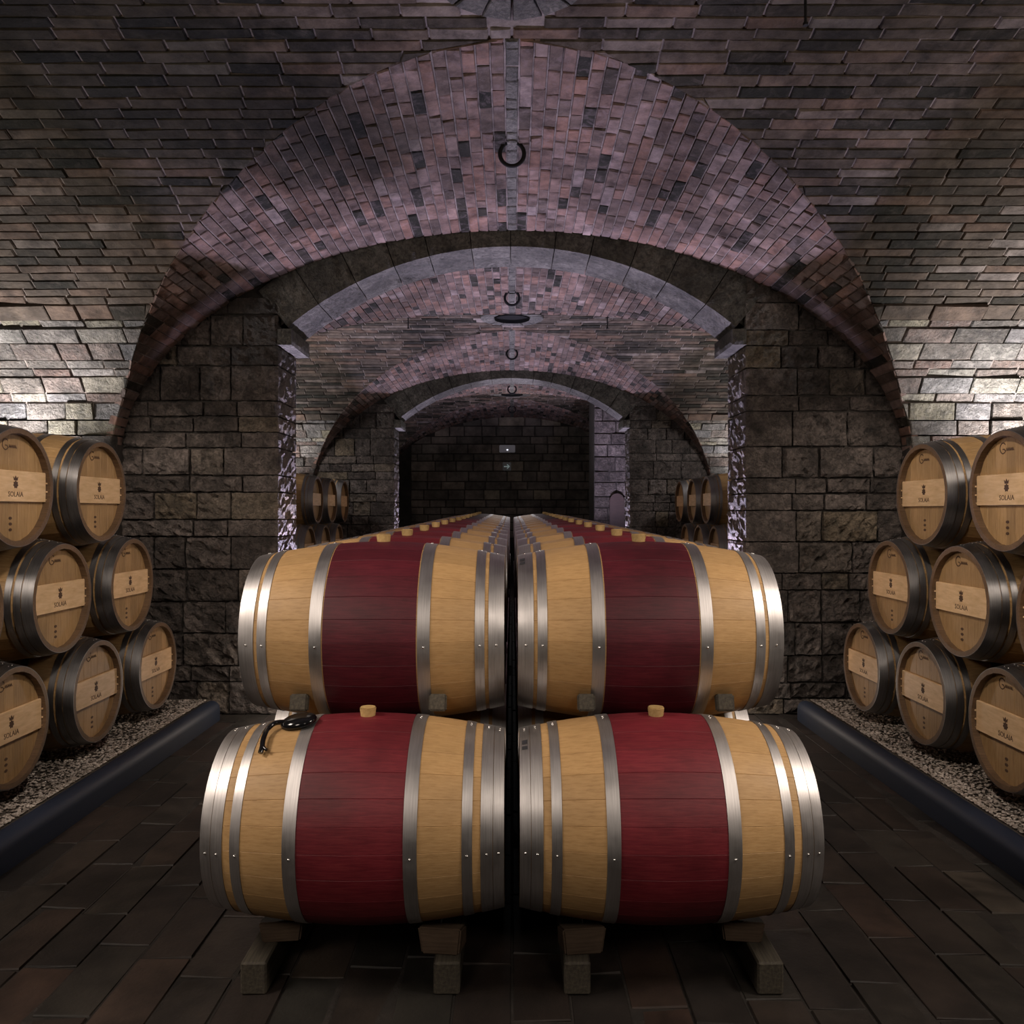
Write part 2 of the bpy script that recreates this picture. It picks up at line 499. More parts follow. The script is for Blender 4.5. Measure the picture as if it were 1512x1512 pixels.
XEND = 5.0
def vault_bricks(xmax, ymin, seed):
    rng = random.Random(seed)
    # profile as a polyline from the foot of the wall to the crown
    prof = [(YW, -1.5), (YW, MZ)]
    N = 240
    for i in range(1, N + 1):
        t = (1 - i / N)
        t = t ** 0.6
        Y = MID + MW * t
        prof.append((Y, main_z(Y)))
    s = [0]
    for a, b in zip(prof, prof[1:]):
        s.append(s[-1] + math.hypot(b[0] - a[0], b[1] - a[1]))
    sa = np.array(s); ya = np.array([p[0] for p in prof]); za = np.array([p[1] for p in prof])
    at = lambda q: (float(np.interp(q, sa, ya)), float(np.interp(q, sa, za)))
    low, high = [], []
    q = 0.0
    while q < s[-1] - 0.02:
        y0, z0 = at(q)
        if y0 < ymin: break
        stone = z0 < 1.42 and rng.random() < (0.6 if z0 < 1.1 else 0.4)
        h = rng.uniform(0.105, 0.15) if stone else rng.uniform(0.062, 0.074)
        q1 = min(q + h, s[-1])
        g = 0.0045
        (ya0, zb0), (ya1, zb1) = at(q + g), at(q1 - g)
        tn = Vector((0, ya1 - ya0, zb1 - zb0)).normalized()
        n = Vector((0, -tn.z, tn.y))
        for sx in (-1, 1):
            x = -rng.uniform(0, 0.3)
            g0, g1 = groin_x(ya0, zb0), groin_x(ya1, zb1)
            if z0 < MZ - 0.001: g0 = g1 = max(groin_x(YW, zb0), 0); g1 = groin_x(YW, zb1)
            while x < xmax:
                L = rng.uniform(0.2, 0.38) if stone else rng.uniform(0.26, 0.34)
                a, b = x + g, x + L - g
                a0, a1, b0, b1 = max(a, g0), max(a, g1), max(b, g0), max(b, g1)
                x += L
                if a < 0: 
                    a0 = max(a, g0, 0.006); a1 = max(a, g1, 0.006)
                if min(b0 - a0, b1 - a1) < -0.001 or max(b0 - a0, b1 - a1) < 0.03: continue
                if b0 - a0 < 0.004: b0 = a0 + 0.004
                if b1 - a1 < 0.004: b1 = a1 + 0.004
                cxm, cym = (a0 + b0) / 2, (ya0 + ya1) / 2
                if math.hypot(cxm - OC[0], cym - OC[1]) < OC[2] + 0.02: continue
                w = 0.0022
                jz = [rng.uniform(-w, w) for _ in range(4)]
                P = [(sx * a0, ya0, zb0), (sx * b0, ya0, zb0), (sx * b1, ya1, zb1), (sx * a1, ya1, zb1)]
                P = [(p[0], p[1] + jz[i] * tn.y, p[2] + jz[i] * tn.z) for i, p in enumerate(P)]
                if sx < 0: P = [P[1], P[0], P[3], P[2]]
                pr = rng.uniform(0.0, 0.018) if stone else rng.uniform(0.0, 0.004)
                (low if z0 < 1.30 else high).append((P, n, pr))
        q = q1
    return low, high

def lunette_bricks(seed):
    rng = random.Random(seed)
    out, key = [], []
    arc = [0.0]
    N = 400
    for i in range(N):
        t0, t1 = pi * i / N, pi * (i + 1) / N
        arc.append(arc[-1] + math.hypot(LA * (cos(t1) - cos(t0)), LB * (sin(t1) - sin(t0))))
    total = arc[-1]
    ncol = int(round(total / 0.072)) | 1
    th = lambda q: float(np.interp(q, arc, np.linspace(0, pi, N + 1)))
    def yg(t):
        X = LA * cos(t)
        Y = D1
        while Y > MID + 0.02:
            z = LC + bY(Y) * sin(t)
            if Y < YW and main_z(Y) >= z: return Y
            if Y >= YW and z <= MZ: return YW
            Y -= 0.008
        return MID + 0.02
    wk = 0.7                                 # half width of the key column in columns
    for c in range(ncol):
        q0, q1 = total * c / ncol, total * (c + 1) / ncol
        keyc = c == ncol // 2
        g = 0.0042
        t0, t1 = th(q0 + g), th(q1 - g)
        Y0, Y1 = yg(t0), yg(t1)
        y = D1 - 0.004 - rng.uniform(0, 0.18)
        first = True
        while y > min(Y0, Y1):
            L = rng.uniform(0.10, 0.2) if keyc else rng.uniform(0.13, 0.30)
            ya, yb = y, y - L
            if first: ya = D1 - 0.003; first = False
            y = yb
            ya -= g; yb += g
            a0, b0, a1, b1 = max(ya, Y0), max(yb, Y0), max(ya, Y1), max(yb, Y1)
            if max(a0 - b0, a1 - b1) < 0.02: continue
            pt = lambda t, Y: (LA * cos(t), Y, LC + bY(Y) * sin(t))
            tm = (t0 + t1) / 2
            if keyc and math.hypot(0 - OC[0], (ya + yb) / 2 - OC[1]) < OC[2]: continue
            n = -Vector((cos(tm) / LA, 0, sin(tm) / LB)).normalized()
            P = [pt(t0, a0), pt(t0, b0), pt(t1, b1), pt(t1, a1)]
            P = [(p[0] + rng.uniform(-.002, .002), p[1] + (rng.uniform(-.004, .004) if p[1] < D1 - 0.05 else 0), p[2]) for p in P]
            if (Vector(P[1]) - Vector(P[0])).cross(Vector(P[2]) - Vector(P[0])).dot(n) < 0: P = P[::-1]
            pr = rng.uniform(0.0, 0.004)
            (key if keyc else out).append((P, n, pr))
    return out, key

def vault_backing(ymin, ymax_mirror, name, parent, dy=0.0):
    """joint surface just behind the bricks: one height field over the bay (front half mirrored when asked)"""
    xs = list(np.linspace(-XEND, XEND, 161))
    ys = sorted(set([round(float(v), 4) for v in MID + MW * (1 - (np.linspace(1, 0, 60)) ** 2)] + [D1]))
    ys = [y for y in ys]
    if ymax_mirror:
        ys = sorted(set(ys + [round(2 * MID - y, 4) for y in ys]))
    else:
        ys = sorted(set(ys + [round(2 * MID - y, 4) for y in ys if 2 * MID - y > ymin]))
    mb = MB()
    vs = []
    for y in ys:
        yy = y if y >= MID else 2 * MID - y
        for x in xs:
            hz = lambda X, Y: max(main_z(Y) if Y <= YW else MZ, lun_z(X, Y))
            z = hz(x, yy)
            e = 0.004
            gx = (hz(x + e, yy) - hz(x - e, yy)) / (2 * e)
            gy = (hz(x, min(yy + e, D1)) - hz(x, yy - e)) / (2 * e) * (1 if y >= MID else -1)
            gx = max(-6, min(6, gx)); gy = max(-6, min(6, gy))
            nv = Vector((-gx, -gy, 1)).normalized() * 0.0075
            vs.append((x + nv.x, y + dy + nv.y, z + E + nv.z))
    nx = len(xs)
    fs = []
    for j in range(len(ys) - 1):
        for i in range(nx - 1):
            a = j * nx + i
            fs.append((a, a + nx, a + nx + 1, a + 1))
    mb.add(vs, fs)
    return mb.obj(name, M['mortar'], parent, smooth=True)

low, high = vault_bricks(4.6, 3.05, 11)
fan, key = lunette_bricks(5)

ceiling = structure(vault_backing(-0.2, True, 'ceiling', None))
lay(high, ceiling, 'brick', M['brick'], 300, seed=2)
lunette = structure(bpy.data.objects.new('ceiling_lunette', None)); COL.objects.link(lunette)
lunette.name = 'ceiling'
lay(fan, lunette, 'brick', M['fan'], 270, seed=3)
lay(key, lunette, 'keystone', M['arch'], 26, seed=4)
wall_far = structure(bpy.data.objects.new('wall_side', None)); COL.objects.link(wall_far)
lay(low, wall_far, 'brick', M['wallbrick'], 290, depth=0.09, seed=6)

# oculus in the crown with its ring of stones
def oculus(parent, cy):
    zc = main_z(OC[1]) + E - 0.012
    mb = MB()
    for k in range(40):
        a0, a1 = 2 * pi * k / 40, 2 * pi * (k + 1) / 40
        r = 0.205
        mb.add([(r * cos(a0), cy + r * sin(a0), zc + 0.004), (r * cos(a1), cy + r * sin(a1), zc + 0.004), (r * cos(a1), cy + r * sin(a1), zc - 0.035), (r * cos(a0), cy + r * sin(a0), zc - 0.035)], [(0, 1, 2, 3)])
        mb.add([(0, cy, zc + 0.002), (r * cos(a0), cy + r * sin(a0), zc + 0.002), (r * cos(a1), cy + r * sin(a1), zc + 0.002)], [(0, 1, 2)])
    mb.obj('oculus', M['void'], parent)
    for k in range(16):
        mb = MB()
        a0, a1 = 2 * pi * (k + 0.04) / 16, 2 * pi * (k + 0.96) / 16
        quad = [(0.21 * cos(a0), cy + 0.21 * sin(a0), zc), (0.21 * cos(a1), cy + 0.21 * sin(a1), zc), (0.37 * cos(a1), cy + 0.37 * sin(a1), zc - 0.01), (0.37 * cos(a0), cy + 0.37 * sin(a0), zc - 0.01)]
        piece(mb, quad[::-1], (0, 0, -1), 0.02, 0.04)
        mb.obj('ring_stone', M['arch'], parent)
oculus(ceiling, OC[1])

# further bays: the same vault, real bricks joined (too small to pick apart there)
def mirror(bricks):
    out = []
    for P, n, pr in bricks:
        Q = [(p[0], 2 * MID - p[1], p[2]) for p in P][::-1]
        out.append((Q, Vector((n[0], -n[1], n[2])), pr))
    return out
far = structure(vault_backing(0, True, 'ceiling', None, BAY))
for nm, lst, mm in (('brick', high, M['brick']), ('fan_brick', fan, M['fan']), ('keystone', key, M['arch']), ('wall_brick', low, M['wallbrick'])):
    rng = random.Random(8)
    mb = MB()
    for P, n, pr in lst + (mirror(lst)):
        piece(mb, [(p[0], p[1] + BAY, p[2] + E) for p in P], n, pr, 0.06, rng=rng)
    o = mb.obj(nm + '_courses', mm, far)
    o['kind'] = 'stuff'
oculus(far, OC[1] + BAY)
third = copy_tree(far)
third.location = (0, BAY, 0)
third.name = 'ceiling'
# plain shell of the bay behind the camera and ends of all bays (out of view, closes the cellar)
mb = MB()
box(mb, -XEND - 0.2, -XEND, -6.2, 19.4, 0, 4.1)
structure(mb.obj('wall_left', M['plain']))
mb = MB()
box(mb, XEND, XEND + 0.2, -6.2, 19.4, 0, 4.1)
structure(mb.obj('wall_right', M['plain']))
mb = MB()
box(mb, -XEND, XEND, -6.2, -6.0, 0, 4.1)
structure(mb.obj('wall_back', M['plain']))
mb = MB()
box(mb, -XEND, XEND, -6.2, 0.2, 3.75, 3.95)
structure(mb.obj('ceiling_back', M['plain'])).name = 'ceiling'

# ------------------------------------------------------------------ stone blocks
def rough_grid(n, fn):
    """surface patch: n=(nu,nv), fn(u,v)->Vector"""
    nu, nv = n
    vs = [fn(i / nu, j / nv) for j in range(nv + 1) for i in range(nu + 1)]
    fs = []
    for j in range(nv):
        for i in range(nu):
            a = j * (nu + 1) + i
            fs.append((a, a + 1, a + nu + 2, a + nu + 1))
    return vs, fs

def rough_block(mapf, dims, n, amp, seed, edge=0.007, freq=9.0):
    """six-sided block in its own box coordinates (a,b,c in 0..dims), mapped by mapf; faces carved by noise"""
    da, db, dc = dims
    na, nb, nc = n
    off = Vector((seed * 3.7, seed * 1.3, seed * 5.1))
    bm = bmesh.new()
    cache = {}
    def vert(i, j, k):
        if (i, j, k) in cache: return cache[(i, j, k)]
        p = Vector((da * i / na, db * j / nb, dc * k / nc))
        out = Vector((-1 if i == 0 else 1 if i == na else 0, -1 if j == 0 else 1 if j == nb else 0, -1 if k == 0 else 1 if k == nc else 0))
        ne = sum(1 for q in out if q)
        nz = noise.noise(p * freq + off) * 0.5 + noise.noise(p * freq * 2.3 + off) * 0.5
        if ne >= 2:
            p = p - out * edge * (0.7 + 1.0 * nz)
        else:
            p = p + out * (amp * nz)
        v = bm.verts.new(mapf(p))
        cache[(i, j, k)] = v
        return v
    for j in range(nb):
        for k in range(nc):
            for i in (0, na):
                bm.faces.new([vert(i, j, k), vert(i, j + 1, k), vert(i, j + 1, k + 1), vert(i, j, k + 1)])
    for i in range(na):
        for k in range(nc):
            for j in (0,):
                bm.faces.new([vert(i, j, k), vert(i + 1, j, k), vert(i + 1, j, k + 1), vert(i, j, k + 1)])
    for i in range(na):
        for j in range(nb):
            for k in (0, nc):
                bm.faces.new([vert(i, j, k), vert(i + 1, j, k), vert(i + 1, j + 1, k), vert(i, j + 1, k)])
    bmesh.ops.recalc_face_normals(bm, faces=bm.faces)
    return bm

XJ = 1.787                    # jamb of the arches
AR, AZ, AX = 2.696, -0.666, 1.715   # intrados radius, centre height, half span at the impost

def arch_wall(Y0, name, m_st, m_ar):
    root = MB()
    # core of the piers, set back behind the stones
    for sx in (-1, 1):
        x0, x1 = sorted((sx * (XJ + 0.035), sx * 3.05))
        box(root, x0, x1, Y0 + 0.035, Y0 + TH - 0.035, 0, 1.9 + E)
        x0, x1 = sorted((sx * 2.98, sx * XEND))
        box(root, x0, x1, Y0 - 0.125, Y0 + TH + 0.125, 0, 0.80 + E)
    # core above the arch
    N = 24
    for k in range(N):
        xa, xb = -1.95 + 3.9 * k / N, -1.95 + 3.9 * (k + 1) / N
        za, zb = (sqrt((AR + 0.06) ** 2 - x * x) + AZ + E for x in (xa, xb))
        y0, y1 = Y0 + 0.05, Y0 + TH - 0.05
        zt = 2.6 + E
        vs = [(xa, y0, za), (xb, y0, zb), (xb, y0, zt), (xa, y0, zt), (xa, y1, za), (xb, y1, zb), (xb, y1, zt), (xa, y1, zt)]
        root.add(vs, [(0, 1, 2, 3), (5, 4, 7, 6), (4, 5, 1, 0)])
    w = structure(root.obj(name, M['dark_mortar']))
    rng = random.Random(42)
    for sx in (-1, 1):
        z = -E
        row = 0
        while z < 1.75:
            h = rng.choice([0.12, 0.13, 0.19, 0.21, 0.24, 0.25, 0.27])
            if z < 1.27 and z + h > 1.20 and z + h < 1.36: h = 1.272 - z
            if h < 0.07: h = 0.12
            x = XJ
            i = 0
            while x < 2.99:
                L = rng.uniform(0.20, 0.44)
                if i == 0: L = rng.uniform(0.26, 0.42)
                if x + L > 2.85: L = 3.02 - x
                top = LC + LB * sqrt(max(0, 1 - (x / LA) ** 2)) if x < LA else 0.75
                if z > top + 0.05 or (x < 1.95 and z > 1.27 + 0.35):
                    x += L; i += 1; continue
                g = 0.003
                if i == 0:
                    x_in = XJ if not (1.26 < z + 0.02 < 1.41) else XJ
                    dy = TH
                    yo = 0.0
                    nb = 14
                else:
                    dy = 0.16
                    yo = rng.uniform(-0.008, 0.012)
                    nb = 2
                xa = x + g if i else x
                Lx, hz = x + L - g - xa, h - 2 * g
                sd = rng.randint(1, 9999)
                def mp(p, xa=xa, z=z, yo=yo, Y0=Y0, sx=sx):
                    return Vector((sx * (xa + p.x), Y0 + yo + p.y, z + 0.004 + p.z + E))
                bm = rough_block(mp, (Lx, dy, hz), (max(5, int(Lx / 0.026)), nb, max(4, int(hz / 0.026))), 0.075 if i else 0.03, sd, 0.009 if i else 0.004, 11.0)
                bm_obj('stone', bm, m_st, w, False)
                x += L
                i += 1
            z += h
            row += 1
        # impost block that carries the arch
        def mi_(p, sx=sx):
            return Vector((sx * (AX - 0.035 + p.x), Y0 - 0.02 + p.y, 1.272 + p.z + E))
        bm = rough_block(mi_, (0.115, TH + 0.04, 0.13), (4, 10, 4), 0.008, 77 + sx, 0.006)
        bm_obj('impost', bm, m_ar, w)
    # voussoirs
    a_max = asin(AX / AR)
    cuts = [-1]
    while cuts[-1] < 1:
        cuts.append(cuts[-1] + rng.uniform(0.15, 0.21))
    cuts = [c * 2 / (cuts[-1] + 1) + (2 / (cuts[-1] + 1) - 1) for c in cuts]
    for c0, c1 in zip(cuts, cuts[1:]):
        a0, a1 = a_max * c0, a_max * c1
        la = AR * (a1 - a0)
        def mv(p, a0=a0):
            a = a0 + (p.x + 0.001) / AR
            r = AR + p.z
            return Vector((r * sin(a), Y0 + p.y, r * cos(a) + AZ + E))
        bm = rough_block(mv, (la - 0.002, TH, 0.36), (12, 14, 6), 0.016, rng.randint(1, 999), 0.003, 8.0)
        bm_obj('voussoir', bm, m_ar, w)
    return w

wall1 = arch_wall(D1, 'wall_arch', M['stone'], M['arch'])
wall2 = copy_tree(wall1)
wall2.location = (0, BAY, 0)
# the arch in which the camera stands (out of view): plain masonry
mb = MB()
for sx in (-1, 1):
    x0, x1 = sorted((sx * XJ, sx * XEND))
    box(mb, x0, x1, 0.1, 0.6, 0, 3.9)
box(mb, -XJ, XJ, 0.1, 0.6, 3.5, 3.9)
structure(mb.obj('wall_arch', M['plain']))

# end wall: coursed stone, and the projecting pier on the right
def coursed(parent, x0, x1, yf, z0, z1, seed, m, hmin=0.16, hmax=0.24, lmin=0.28, lmax=0.6, clip=None):
    rng = random.Random(seed)
    z = z0
    while z < z1:
        h = rng.uniform(hmin, hmax)
        x = x0 - rng.uniform(0, 0.2)
        while x < x1:
            L = rng.uniform(lmin, lmax)
            a, b = max(x, x0) + 0.008, min(x + L, x1) - 0.008
            x += L
            if b - a < 0.05: continue
            if clip and not clip((a + b) / 2, z + 0.05): continue
            mb = MB()
            q = [(a, yf, z + 0.008 + E), (b, yf, z + 0.008 + E), (b, yf, z + h - 0.008 + E), (a, yf, z + h - 0.008 + E)]
            piece(mb, q, (0, -1, 0), rng.uniform(0.0, 0.02), 0.05, 0.014, rng)
            mb.obj('stone', m, parent)
        z += h
D3 = D1 + 2 * BAY
mb = MB()
box(mb, -XEND, XEND, D3 + 0.012, D3 + 0.6, 0, 4.2)
wall_end = structure(mb.obj('wall_end', M['dark_mortar']))
coursed(wall_end, -2.3, 2.3, D3, -0.6, 2.16, 3, M['end_stone'], clip=lambda x, z: z < LC + LB * sqrt(max(0, 1 - (x / LA) ** 2)))
mb = MB()
box(mb, 1.46, 3.2, 14.66, 15.6, 0, 3.62)
pier = structure(mb.obj('wall_pier', M['dark_mortar']))
coursed(pier, 1.46, 2.2, 14.65, -1.5, 2.05, 9, M['stone'], 0.18, 0.26, 0.25, 0.5)

# ------------------------------------------------------------------ floor
mb = MB()
box(mb, -XEND, XEND, -6.2, 19.4, -0.2, -0.004)
floor = structure(mb.obj('floor', M['dark_mortar']))
rng = random.Random(21)
rest = MB()
cands = []
xw = 0.185
nx = 26
for i in range(nx):
    x0 = -nx / 2 * xw + i * xw
    y = 1.9 - rng.uniform(0, 0.45)
    while y < 18.6:
        L = rng.uniform(0.36, 0.5)
        y1 = y + L
        g = 0.005
        tl = rng.uniform(-0.003, 0.004)
        q = [(x0 + g, y + g, -E + tl), (x0 + xw - g, y + g, -E - tl), (x0 + xw - g, y1 - g, -E - tl), (x0 + g, y1 - g, -E + tl)]
        a = px_area(q)
        # pavers under the barrel rows stay in the joined rest
        if abs(x0 + xw / 2) < 1.0 and y > 3.2: a = 0
        cands.append((a, q))
        y = y1
cands.sort(key=lambda c: -c[0])
for k, (a, q) in enumerate(cands):
    if k < 300 and a > 100:
        mb = MB()
        piece(mb, up(q), (0, 0, 1), 0.0, 0.03, 0.003, rng)
        mb.obj('paver', M['floor'], floor)
    else:
        piece(rest, up(q), (0, 0, 1), 0.0, 0.03, 0.005, rng)
rest.obj('paver_rows', M['floor'], floor)['kind'] = 'stuff'

# gravel beds with their navy border
GZ = 0.135
for sx, side, xk in ((-1, 'left', 2.27), (1, 'right', 2.22)):
    for bay in (0, 1):
        ya, yb = (1.2, 6.09) if bay == 0 else (6.84 + 0.02, 12.4)
        mb = MB()
        x0, x1 = sorted((sx * (xk + 0.02), sx * (XEND - 0.02)))
        box(mb, x0, x1, ya, yb, 0, GZ - 0.008)
        if bay == 0:
            x2, x3 = sorted((sx * (xk + 0.02), sx * 2.97))
            box(mb, x2, x3, yb, 6.26, 0, GZ - 0.008)
        bed = mb.obj('gravel', M['bed'])
        bed['kind'] = 'stuff'
        if bay == 0:
            rng = np.random.default_rng(5 + sx)
            n = 9000
            px = xk + 0.03 + rng.random(n) ** 1.6 * 0.85
            py = 2.7 + rng.random(n) * 3.5
            r = rng.uniform(0.006, 0.0125, n)
            ico = [(0, 0, 1), (.894, 0, .447), (.276, .851, .447), (-.724, .526, .447), (-.724, -.526, .447), (.276, -.851, .447), (0, 0, -.6)]
            icf = [(0, 1, 2), (0, 2, 3), (0, 3, 4), (0, 4, 5), (0, 5, 1), (6, 2, 1), (6, 3, 2), (6, 4, 3), (6, 5, 4), (6, 1, 5)]
            mb = MB()
            for k in range(n):
                j = rng.uniform(0.7, 1.25, (7, 3))
                vs = [(sx * px[k] + ico[i][0] * r[k] * j[i, 0], py[k] + ico[i][1] * r[k] * j[i, 1], GZ - 0.003 + ico[i][2] * r[k] * 0.8 * j[i, 2] + rng.uniform(0, 0.002)) for i in range(7)]
                mb.add(vs, icf)
            peb = mb.obj('pebbles', M['gravel'], bed)
            peb['kind'] = 'stuff'
            tag(bed, 'pale gravel strip under the %s barrel stack by the navy border' % side, 'gravel')
            # rounded border
            mb = MB()
            sec = []
            for k in range(13):
                a = pi * k / 12
                sec.append((0.062 * cos(a), 0.088 + 0.062 * sin(a)))
            sec = [(0.062, 0.0)] + sec + [(-0.062, 0.0)]
            ys = [1.2, 6.10, 6.14, 6.17, 6.185]
            ks = [1, 1, 0.93, 0.75, 0.4]
            m_ = len(sec)
            vs = []
            for y, kk in zip(ys, ks):
                vs += [(sx * (xk - 0.035) + p * kk, y, q * (0.4 + 0.6 * kk)) for p, q in sec]
            fs = []
            for j in range(len(ys) - 1):
                for i in range(m_ - 1):
                    a = j * m_ + i
                    fs.append((a, a + 1, a + m_ + 1, a + m_))
            fs.append(tuple(range((len(ys) - 1) * m_, len(ys) * m_)))
            mb.add(vs, fs)
            bo = mb.obj('border_tube', M['rubber'], smooth=True)
            recalc(bo.data)
            tag(bo, 'dark navy rounded border tube edging the %s gravel strip' % side, 'border')
        else:
            tag(bed, 'gravel bed under the %s barrel stack beyond the first arch' % side, 'gravel bed')

# ------------------------------------------------------------------ barrels
LEN, RB, RE = 0.95, 0.345, 0.288
HL = LEN / 2
def rad(x):
    t = abs(x) / HL
    return RB - (RB - RE) * (t ** 1.9)

def stave_mesh(a0, a1, m0, m1, nseg=3, red=True, inner=True, whole=False):
    xs = sorted(set([-HL, -HL + 0.004, HL - 0.004, HL] + [s * v for s in (-1, 1) for v in (0.165, 0.1, 0.03, 0.22, 0.28, 0.34, 0.4, 0.44)]))
    mb = MB()
    ang = []
    for k in range(nseg + 1):
        ang.append((a0 + (a1 - a0) * k / nseg, 0.0))
    g = 0.0012 / RB
    prof = [(a0 + 0.0003, -0.0009)] + [(a0 + g + (a1 - a0 - 2 * g) * k / nseg, 0.0) for k in range(nseg + 1)] + [(a1 - 0.0003, -0.0009)]
    n = len(prof)
    vs = []
    for x in xs:
        for a, d in prof:
            r = rad(x) + d
            vs.append((x, r * sin(a), RB + r * cos(a)))
    fs, mi = [], []
    for i in range(len(xs) - 1):
        xm = (xs[i] + xs[i + 1]) / 2
        for k in range(n - 1):
            p = i * n + k
            fs.append((p, p + n, p + n + 1, p + 1))
            mi.append(1 if red and abs(xm) < 0.165 else 0)
    # end grain and the chime inside
    base = len(vs)
    for s, i in ((-1, 0), (1, len(xs) - 1)):
        o = len(vs)
        for a, d in prof:
            r = RE - 0.024
            vs.append((s * HL, r * sin(a), RB + r * cos(a)))
        for a, d in prof:
            r = RE - 0.020
            vs.append((s * (HL - 0.06), r * sin(a), RB + r * cos(a)))
        for k in range(n - 1):
            p = i * n + k
            fs.append((p, p + 1, o + k + 1, o + k)); mi.append(0 if red else 2)
            fs.append((o + k, o + k + 1, o + n + k + 1, o + n + k)); mi.append(2)
    return vs, fs, mi

def ring(mb, x0, x1, lift=0.0025, n=56, mi=0, nx=2):
    vs, fs = [], []
    xs = [x0] + [x0 + (x1 - x0) * (k / nx) for k in range(nx + 1)] + [x1]
    for j, x in enumerate(xs):
        l = -0.001 if j in (0, len(xs) - 1) else lift
        for k in range(n):
            a = 2 * pi * k / n
            r = rad(x) + l
            vs.append((x, r * sin(a), RB + r * cos(a)))
    for j in range(len(xs) - 1):
        for k in range(n):
            p, q = j * n + k, j * n + (k + 1) % n
            fs.append((p, p + n, q + n, q))
    mb.add(vs, fs, mi)

def disc(x, r, n=40, flip=False):
    vs = [(x, 0, RB)] + [(x, r * sin(2 * pi * k / n), RB + r * cos(2 * pi * k / n)) for k in range(n)]
    fs = [(0, k + 1, (k + 1) % n + 1) for k in range(n)]
    if flip: fs = [f[::-1] for f in fs]
    return vs, fs

def mesh_of(mb, name, mats, sharp=40):
    me = mb.mesh(name, mats)
    recalc(me)
    shade_sharp(me, sharp)
    return me

HOOPS_LOW = [(0.0, 0.034), (0.0355, 0.073), (0.099, 0.131), (0.268, 0.31)]
HOOPS_UP = [(0.0, 0.056), (0.070, 0.104), (0.262, 0.306)]
HOOPS_SIDE = [(0.0, 0.052), (0.056, 0.088), (0.100, 0.130), (0.262, 0.30)]
NST = 26

def hoop_mesh(x0, x1, m):
    mb = MB()
    ring(mb, x0, x1)
    return mesh_of(mb, 'hoop', [m])

riv_bm = bmesh.new()
bmesh.ops.create_uvsphere(riv_bm, u_segments=10, v_segments=6, radius=0.0042)
for v in riv_bm.verts: v.co.z *= 0.6
RIV = bpy.data.meshes.new('rivet'); riv_bm.to_mesh(RIV); riv_bm.free(); RIV.materials.append(M['rivet'])
shade_sharp(RIV, 180)
bm = bmesh.new()
bmesh.ops.create_cone(bm, cap_ends=True, segments=20, radius1=0.0245, radius2=0.029, depth=0.038)
bmesh.ops.bevel(bm, geom=[e for e in bm.edges if len(e.link_faces) == 2 and e.calc_face_angle(0) > 1], offset=0.003, segments=2, affect='EDGES')
BUNG = bpy.data.meshes.new('bung'); bm.to_mesh(BUNG); bm.free(); BUNG.materials.append(M['cork']); shade_sharp(BUNG)

# bodies
def body_mesh(mats, red):
    mb = MB()
    for k in range(NST):
        a0 = 2 * pi * k / NST
        vs, fs, mi = stave_mesh(a0, a0 + 2 * pi / NST, 0, 1, 1, red)
        b = len(mb.v)
        mb.v += vs
        mb.f += [tuple(i + b for i in f) for f in fs]
        mb.mi += mi
    me = mb.mesh('body', mats)
    recalc(me)
    shade_sharp(me, 40)
    return me
BODY = body_mesh([M['oak'], M['red'], M['chime']], True)
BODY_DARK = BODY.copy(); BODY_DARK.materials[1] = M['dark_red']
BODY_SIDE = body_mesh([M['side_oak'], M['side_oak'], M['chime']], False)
mbs = MB()
vs, fs, mi = stave_mesh(-pi / NST, pi / NST, 0, 1, 3, True)
mbs.v, mbs.f, mbs.mi = vs, fs, mi
STAVE = mesh_of(mbs, 'stave', [M['oak'], M['red'], M['chime']])
STAVE_SHADED = STAVE.copy(); STAVE_SHADED.materials[1] = M['shaded_red']
mb = MB()
for s in (-1, 1):
    v_, f_ = disc(s * (HL - 0.045), RE - 0.018, flip=s < 0)
    mb.add(v_, f_)
mbh = MB(); v_, f_ = disc(HL - 0.045, RE - 0.018); mbh.add(v_, f_)
HEADP = mbh.mesh('head', [M['head']])
mbh = MB(); v_, f_ = disc(-HL + 0.045, RE - 0.018, flip=True); mbh.add(v_, f_)
HEADN = mbh.mesh('head', [M['head']])

def hoops_for(root, spec, m, rivets, hoopm={}):
    for s in (-1, 1):
        for i, (u, w) in enumerate(spec):
            key = (id(spec), s, i, m.name)
            x0, x1 = sorted((s * (HL - u), s * (HL - w)))
            if key not in hoopm:
                hoopm[key] = hoop_mesh(x0, x1, m)
            h = link('hoop', hoopm[key], root)
            if rivets:
                xm = (x0 + x1) / 2
                spots = rivets(s, i)
                for a in spots:
                    r = rad(xm) + 0.003
                    rv = link('rivet', RIV, h, (xm, r * sin(a), RB + r * cos(a)))
                    rv.rotation_euler = (-a, 0, 0)

def centre_barrel(spec, staves, rivets, STAVE=STAVE):
    root = bpy.data.objects.new('wine_barrel', None)
    COL.objects.link(root)
    if staves:
        for k in range(NST):
            st = link('stave', STAVE, root)
            st.location = (0, 0, 0)
            a = 2 * pi * k / NST
            # turn about the barrel's own axis (height RB)
            st.matrix_basis = Matrix.Translation((0, 0, RB)) @ Matrix.Rotation(-a, 4, 'X') @ Matrix.Translation((0, 0, -RB))
    else:
        link('body', BODY, root)
    hoops_for(root, spec, M['steel'], rivets)
    link('head', HEADP, root)
    link('head', HEADN, root)
    link('bung', BUNG, root, (0, 0, 2 * RB + 0.010))
    return root

